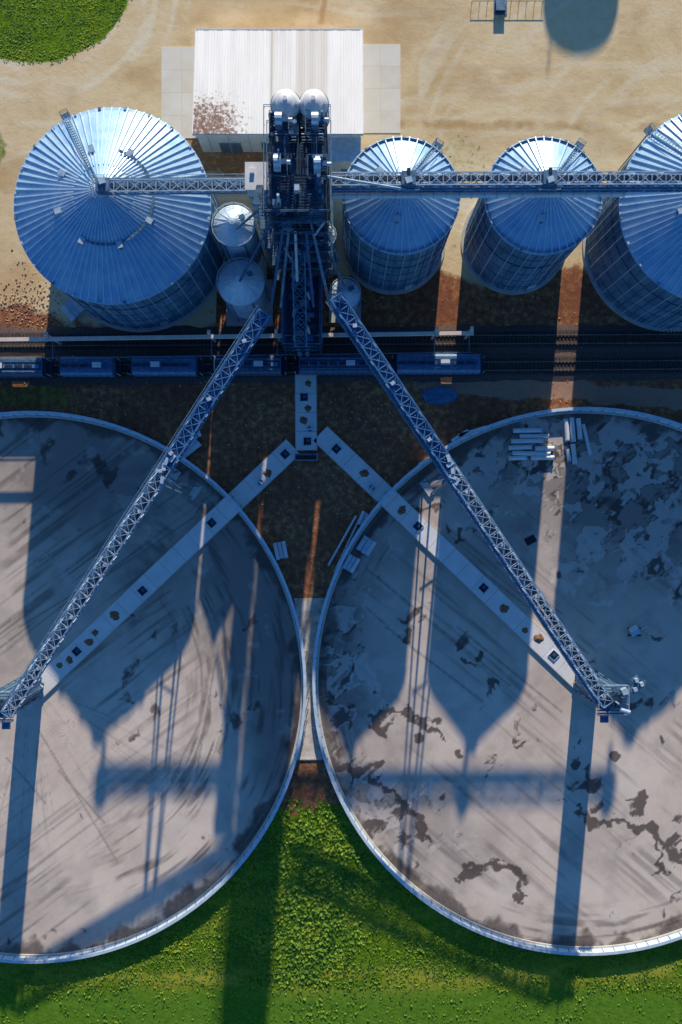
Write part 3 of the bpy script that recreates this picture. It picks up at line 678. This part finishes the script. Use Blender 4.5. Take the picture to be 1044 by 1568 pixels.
def railcar(xa,xb,m1,m2):
    a=(xa-522)/S; b_=(xb-522)/S; cx=(a+b_)/2; L=b_-a; y=ft(cx); mb=MB(); w=3.05; z0,z1=1.9,4.5
    h=L/2
    vs=[]
    prof=[(-w/2,z0),(w/2,z0),(w/2,z1-.35),(w/2-.4,z1),(-w/2+.4,z1),(-w/2,z1-.35)]
    for x in(-h+.9,h-.9):
        for yy,z in prof: vs.append((cx+x,y+yy,z))
    mb.add(vs,[(5,4,3,2,1,0),(6,7,8,9,10,11)]+[(i,(i+1)%6,6+(i+1)%6,6+i) for i in range(6)],0)
    for k in range(3):
        hx=cx-h+.9+(L-1.8)*(k+.5)/3; ww=(L-1.8)/6-.1
        mb.add([(hx-ww,y-w/2+.1,z0),(hx+ww,y-w/2+.1,z0),(hx+ww,y+w/2-.1,z0),(hx-ww,y+w/2-.1,z0),(hx-.4,y-.5,.7),(hx+.4,y-.5,.7),(hx+.4,y+.5,.7),(hx-.4,y+.5,.7)],[(0,1,5,4),(1,2,6,5),(2,3,7,6),(3,0,4,7),(4,5,6,7)],1)
    n=int((L-1.8)/1.0)
    for k in range(n+1):
        x=cx-h+.9+(L-1.8)*k/n
        for s_ in(-1,1): mb.beam((x,y+s_*(w/2+.04),z0),(x,y+s_*(w/2+.04),z1-.35),.1,.1,4)
    mb.box((cx,y,z1+.1),(L-2.6,.6,.2),4)
    for k in range(int((L-2.6)/1.6)): mb.box((cx-h+1.7+k*1.6,y,z1+.23),(1.3,.5,.07),1)
    for s_ in(-1,1): mb.box((cx,y+s_*.85,z1+.13),(L-2.0,.25,.05),5)
    for k in range(n+1): mb.box((cx-h+.9+(L-1.8)*k/n,y,z1+.03),(.08,2.3,.06),4)
    mb.box((cx+random.uniform(-2,2),y+.1,z1+.32),(1.5,.9,.12),2)
    for e in(-1,1):
        mb.box((cx+e*(h-.45),y,1.35),(.9,2.6,.25),1); mb.beam((cx+e*(h-.5),y,1.2),(cx+e*(h+.35),y,1.2),.3,.3,1)
        for s_ in(-1,1): mb.beam((cx+e*(h-.15),y+s_*1.25,1.3),(cx+e*(h-.15),y+s_*1.25,z1),.07,.07,2); mb.beam((cx+e*(h-.85),y+s_*1.25,1.3),(cx+e*(h-.15),y+s_*1.25,z1),.1,.1,1)
        tx=cx+e*(h-1.7); mb.box((tx,y,.95),(2.4,1.9,.3),1)
        for ax in(-.85,.85):
            for s_ in(-1,1): mb.tube((tx+ax,y+s_*.66,.93),(tx+ax,y+s_*.8,.93),.42,14,3)
            mb.tube((tx+ax,y-.8,.93),(tx+ax,y+.8,.93),.09,8,3)
    mb.beam((cx-h,y,1.2),(cx+h,y,1.2),.5,.35,1)
    mb.build('hopper_railcar',[m1,darks,white,rusty,m2,galvd])
for a,b_,m in((-60,84,0),(95,189,1),(202,313,1),(325,440,0),(452,586,0),(598,738,1)): railcar(a,b_,(carm,carm2)[m],(carm2,bluec)[m])
# ------------------------------------------------------------ gantry along the tracks
mb=MB(); hh=8.5
p=W(-60,521,hh); q=W(725,510,hh)
mb.beam(p,q,.6,.5,0); mb.beam(p+Vector((0,-2.6,-3)),q+Vector((0,-2.6,-3)),.12,.12,1)
for px in(72,320,423,668,722):
    t=(px+60)/785; a=p.lerp(q,t); mb.beam((a.x,a.y+.6,0),(a.x,a.y+.6,hh+1.2),.35,.35,0); mb.box((a.x,a.y+.3,hh+.35),(.5,1.5,.2),0); mb.beam((a.x,a.y+.6,hh-3),(a.x,a.y-2.6,hh-3),.14,.14,1)
mb.build('fall_protection_gantry',[M('weathered_beam',(.8,.62,.52),(.9,.8,.7),1,.6),galvd])
# ------------------------------------------------------------ loose materials
def panels(px,py,rot,n=3,L=2.4,Wd=.75,name='panel_stack'):
    c=G(px,py); mb=MB(); R=Matrix.Rotation(rot,3,'Z')
    for i in range(n):
        off=R@Vector(((i-(n-1)/2)*(Wd+.12),0,0)); off.z=0
        for k in range(random.randint(3,5)):
            j=Vector((random.uniform(-.05,.05),random.uniform(-.12,.12),0)); mb.box(c+off+j+Vector((0,0,.25+k*.16)),(Wd,L,.1),k%2,rot+random.uniform(-.03,.03))
    for s_ in(-1,1):
        o_=R@Vector((0,s_*L*.3,0)); mb.box(c+o_+Vector((0,0,.1)),(n*Wd+.4,.18,.18),2,rot)
    mb.build(name,[white,galv,wood])
panels(430,843,.2,3,2.8,.6); panels(561,836,-.55,3,2.6,.7); panels(538,863,-.5,3,2.6,.6); panels(555,794,-.4,2,2.2,.5)
panels(113,473,.7,3,3.0,1.0); panels(290,688,-.9,2,4,.8); panels(300,662,.4,2,2,.6)
def pipes(items,name='pipe_stack'):
    mb=MB()
    for (xa,ya,xb,yb,r) in items:
        z=r+.08; mb.tube(G(xa,ya,z),G(xb,yb,z),r,14,0); 
        d=(G(xb,yb)-G(xa,ya)).normalized(); mb.tube(G(xb,yb,z)-d*.08,G(xb,yb,z)+d*.12,r*1.12,14,1)
    mb.build(name,[white,galv],False)
pipes([(785,660,828,659,.4),(795,668,838,668,.35),(782,676,830,675,.4),(778,686,812,685,.4),(818,687,846,687,.42),(784,694,840,695,.4),(778,702,805,701,.36),(812,701,846,701,.4)])
pipes([(865,642,868,674,.42),(874,640,877,676,.42),(884,641,887,672,.42),(892,650,903,697,.3),(876,680,879,710,.4),(868,688,871,706,.35)])
pipes([(545,790,503,865,.2),(556,782,512,875,.16)],'pipe_bundle')
# crumpled blue tarpaulin beside the haul road
def tz(X,Y): return .05+.45*fbm(X*1.1,Y*1.1,120,4)
def tk(X,Y):
    x,y=PX(X),PY(Y); return (((x-672)/30)**2+((y-606)/13)**2)+(fbm(X*.6,Y*.6,121)-.5)*1.6<1
gx=np.arange(G(635,0).x,G(712,0).x,.18); gy=np.arange(G(0,628).y,G(0,586).y,.18)
gridmesh('tarpaulin',gx,gy,M('blue_tarpaulin',(.04,.12,.26),(.1,.24,.42),1.5,.5),{},zf=tz,keep=tk)
mb=MB(); c=G(970,967)
mb.box(c+Vector((0,0,.8)),(1.6,1.0,.7),0,.4); mb.tube(c+Vector((-.9,.3,.9)),c+Vector((.3,.9,.9)),.4,10,1)
for s_ in((-.8,-.6),(.8,-.6),(.8,.6),(-.8,.6)): mb.tube(c+Vector((s_[0],s_[1]-.1,.42)),c+Vector((s_[0],s_[1]+.1,.42)),.36,12,2)
mb.beam(c+Vector((.8,.3,.6)),c+Vector((2.2,.9,.5)),.12,.12,1); mb.build('pump_cart',[galv,white,black])
mb=MB(); c=G(812,827); mb.box(c+Vector((0,0,.13)),(1.8,1.3,.06),0,.5)
for k in range(3): mb.box(c+Vector((0,0,.2))+Matrix.Rotation(.5,3,'Z')@Vector((0,(k-1)*.5,0)),(1.8,.12,.08),1,.5)
mb.build('drain_grate',[black,darks])
mb=MB()
for k,(a,b_) in enumerate((((700,668),(742,655)),((690,676),(715,660)),((640,712),(662,700)))):
    p=G(*a,.9);q=G(*b_,.9); mb.beam(p+Vector((0,0,.8)),q+Vector((0,0,.8)),.5,.1,0); mb.beam(p,q,.1,.6,1); mb.beam(p-Vector((0,0,.9)),p+Vector((0,0,.9)),.12,.12,1); mb.beam(q-Vector((0,0,.9)),q+Vector((0,0,.9)),.12,.12,1)
mb.build('wall_access_platform',[white,galv])
mb=MB(); a=G(838,998);b_=G(903,1058); d=(b_-a).normalized(); sd=Vector((-d.y,d.x,0))
mb.beam(a.lerp(b_,.68)+Vector((0,0,.7)),a.lerp(b_,.8)+Vector((0,0,.7)),1.8,.5,0); mb.beam(a.lerp(b_,.85)+Vector((0,0,.6)),b_+Vector((0,0,.6)),2.6,.35,1)
mb.beam(a.lerp(b_,.7)+sd*1+Vector((0,0,1)),b_+sd*1+Vector((0,0,1)),.3,.3,0)
mb.build('reclaim_conveyor_drive',[orange,white])
mb=MB()
def rock(p,r):
    vs=[];n=6
    for k,(rr,z) in enumerate(((1,.0),(.9,.4),(.4,.7))):
        for i in range(n):
            a=2*math.pi*i/n+random.uniform(-.3,.3); vs.append((p.x+math.cos(a)*r*rr*random.uniform(.7,1.2),p.y+math.sin(a)*r*rr*random.uniform(.7,1.2),r*z))
    fs=[(k*n+i,k*n+(i+1)%n,(k+1)*n+(i+1)%n,(k+1)*n+i) for k in range(2) for i in range(n)]+[tuple(range(2*n,3*n))]
    mb.add(vs,fs,random.randint(0,1))
for _ in range(1700):
    z=random.random()
    if z<.28: px,py=random.gauss(40,26),random.gauss(475,30)
    elif z<.7: px,py=random.uniform(340,620),random.uniform(590,1000)
    else: px,py=random.uniform(-20,1060),random.uniform(440,640)
    if outside_pads(np.array(px),np.array(py),12): rock(G(px,py),random.uniform(.05,.2))
mb.build('rubble',[M('rock_tan',(.5,.28,.16),(.75,.48,.3),3,.9),M('rock_brown',(.26,.14,.09),(.42,.26,.18),3,.9)])
# ------------------------------------------------------------ water tower (stands north of the yard; its shadow reaches it)
mb=MB(); c=G(946,-655); r=6.4
mb.lathe(c.x,c.y,[(.01,18.5),(3,18.8),(5.4,20),(r,21.5),(r,24.6),(5.9,25.4),(3,26),(.01,26.2)],40,0)
for i in range(6):
    a=2*math.pi*i/6; d=Vector((math.cos(a),math.sin(a),0)); mb.beam(c+d*7.2,c+d*6+Vector((0,0,21.5)),.45,.45,1)
    d2=Vector((math.cos(a+math.pi/3),math.sin(a+math.pi/3),0))
    for z in(6,13): mb.beam(c+d*6.8+Vector((0,0,z)),c+d2*6.8+Vector((0,0,z)),.2,.2,1)
mb.tube(c,c+Vector((0,0,19)),.8,12,0); mb.beam(c+Vector((-4.6,0,24)),c+Vector((-4.6,0,28.4)),.25,.25,1)
mb.build('water_tower',[white,galv],False)
mb=MB()
for px in range(722,840,12): mb.beam(G(px,6,0),G(px,6,1.0),.08,.08,0)
mb.beam(G(722,6,.95),G(834,6,.95),.07,.07,0); mb.build('fence',[darks])
mb=MB(); c=G(766,10); mb.box(c+Vector((0,0,.6)),(1.6,2.2,.9),0); mb.box(c+Vector((0,0,1.1)),(1.8,2.4,.1),1); mb.box(c+Vector((0,0,.07)),(2.2,2.8,.14),1); mb.build('transformer_box',[darks,galvd])
# ------------------------------------------------------------ light, sky, camera
sc=bpy.context.scene
w=bpy.data.worlds.new('World'); sc.world=w; w.use_nodes=True; nt=w.node_tree
sky=nt.nodes.new('ShaderNodeTexSky'); sky.sky_type='NISHITA'; sky.sun_disc=False; sky.sun_elevation=SUN_E; sky.sun_rotation=math.atan2(SUN_V.x,SUN_V.y)
sky.ozone_density=4.0; sky.dust_density=.3; sky.air_density=1.0
bg=nt.nodes['Background']; bg.inputs['Strength'].default_value=.1
nt.links.new(mixc(nt,1.0,sky.outputs[0],(.44,.86,1.25),'MULTIPLY'),bg.inputs['Color'])
sl_=bpy.data.lights.new('sun','SUN'); sl_.energy=5; sl_.angle=math.radians(.6); sl_.color=(1,.88,.7)
so=bpy.data.objects.new('sun',sl_); sc.collection.objects.link(so); so.rotation_euler=SUN_V.to_track_quat('Z','Y').to_euler(); so.location=SUN_V*200
cd=bpy.data.cameras.new('camera'); co=bpy.data.objects.new('camera',cd); sc.collection.objects.link(co)
co.location=(0,0,CAMH); co.rotation_euler=(0,0,0); cd.sensor_fit='VERTICAL'; cd.sensor_height=36; cd.lens=36*1500/1568; cd.clip_end=3000; cd.clip_start=1
sc.camera=co
sc.view_settings.view_transform='Standard'; sc.view_settings.look='None'; sc.view_settings.exposure=0
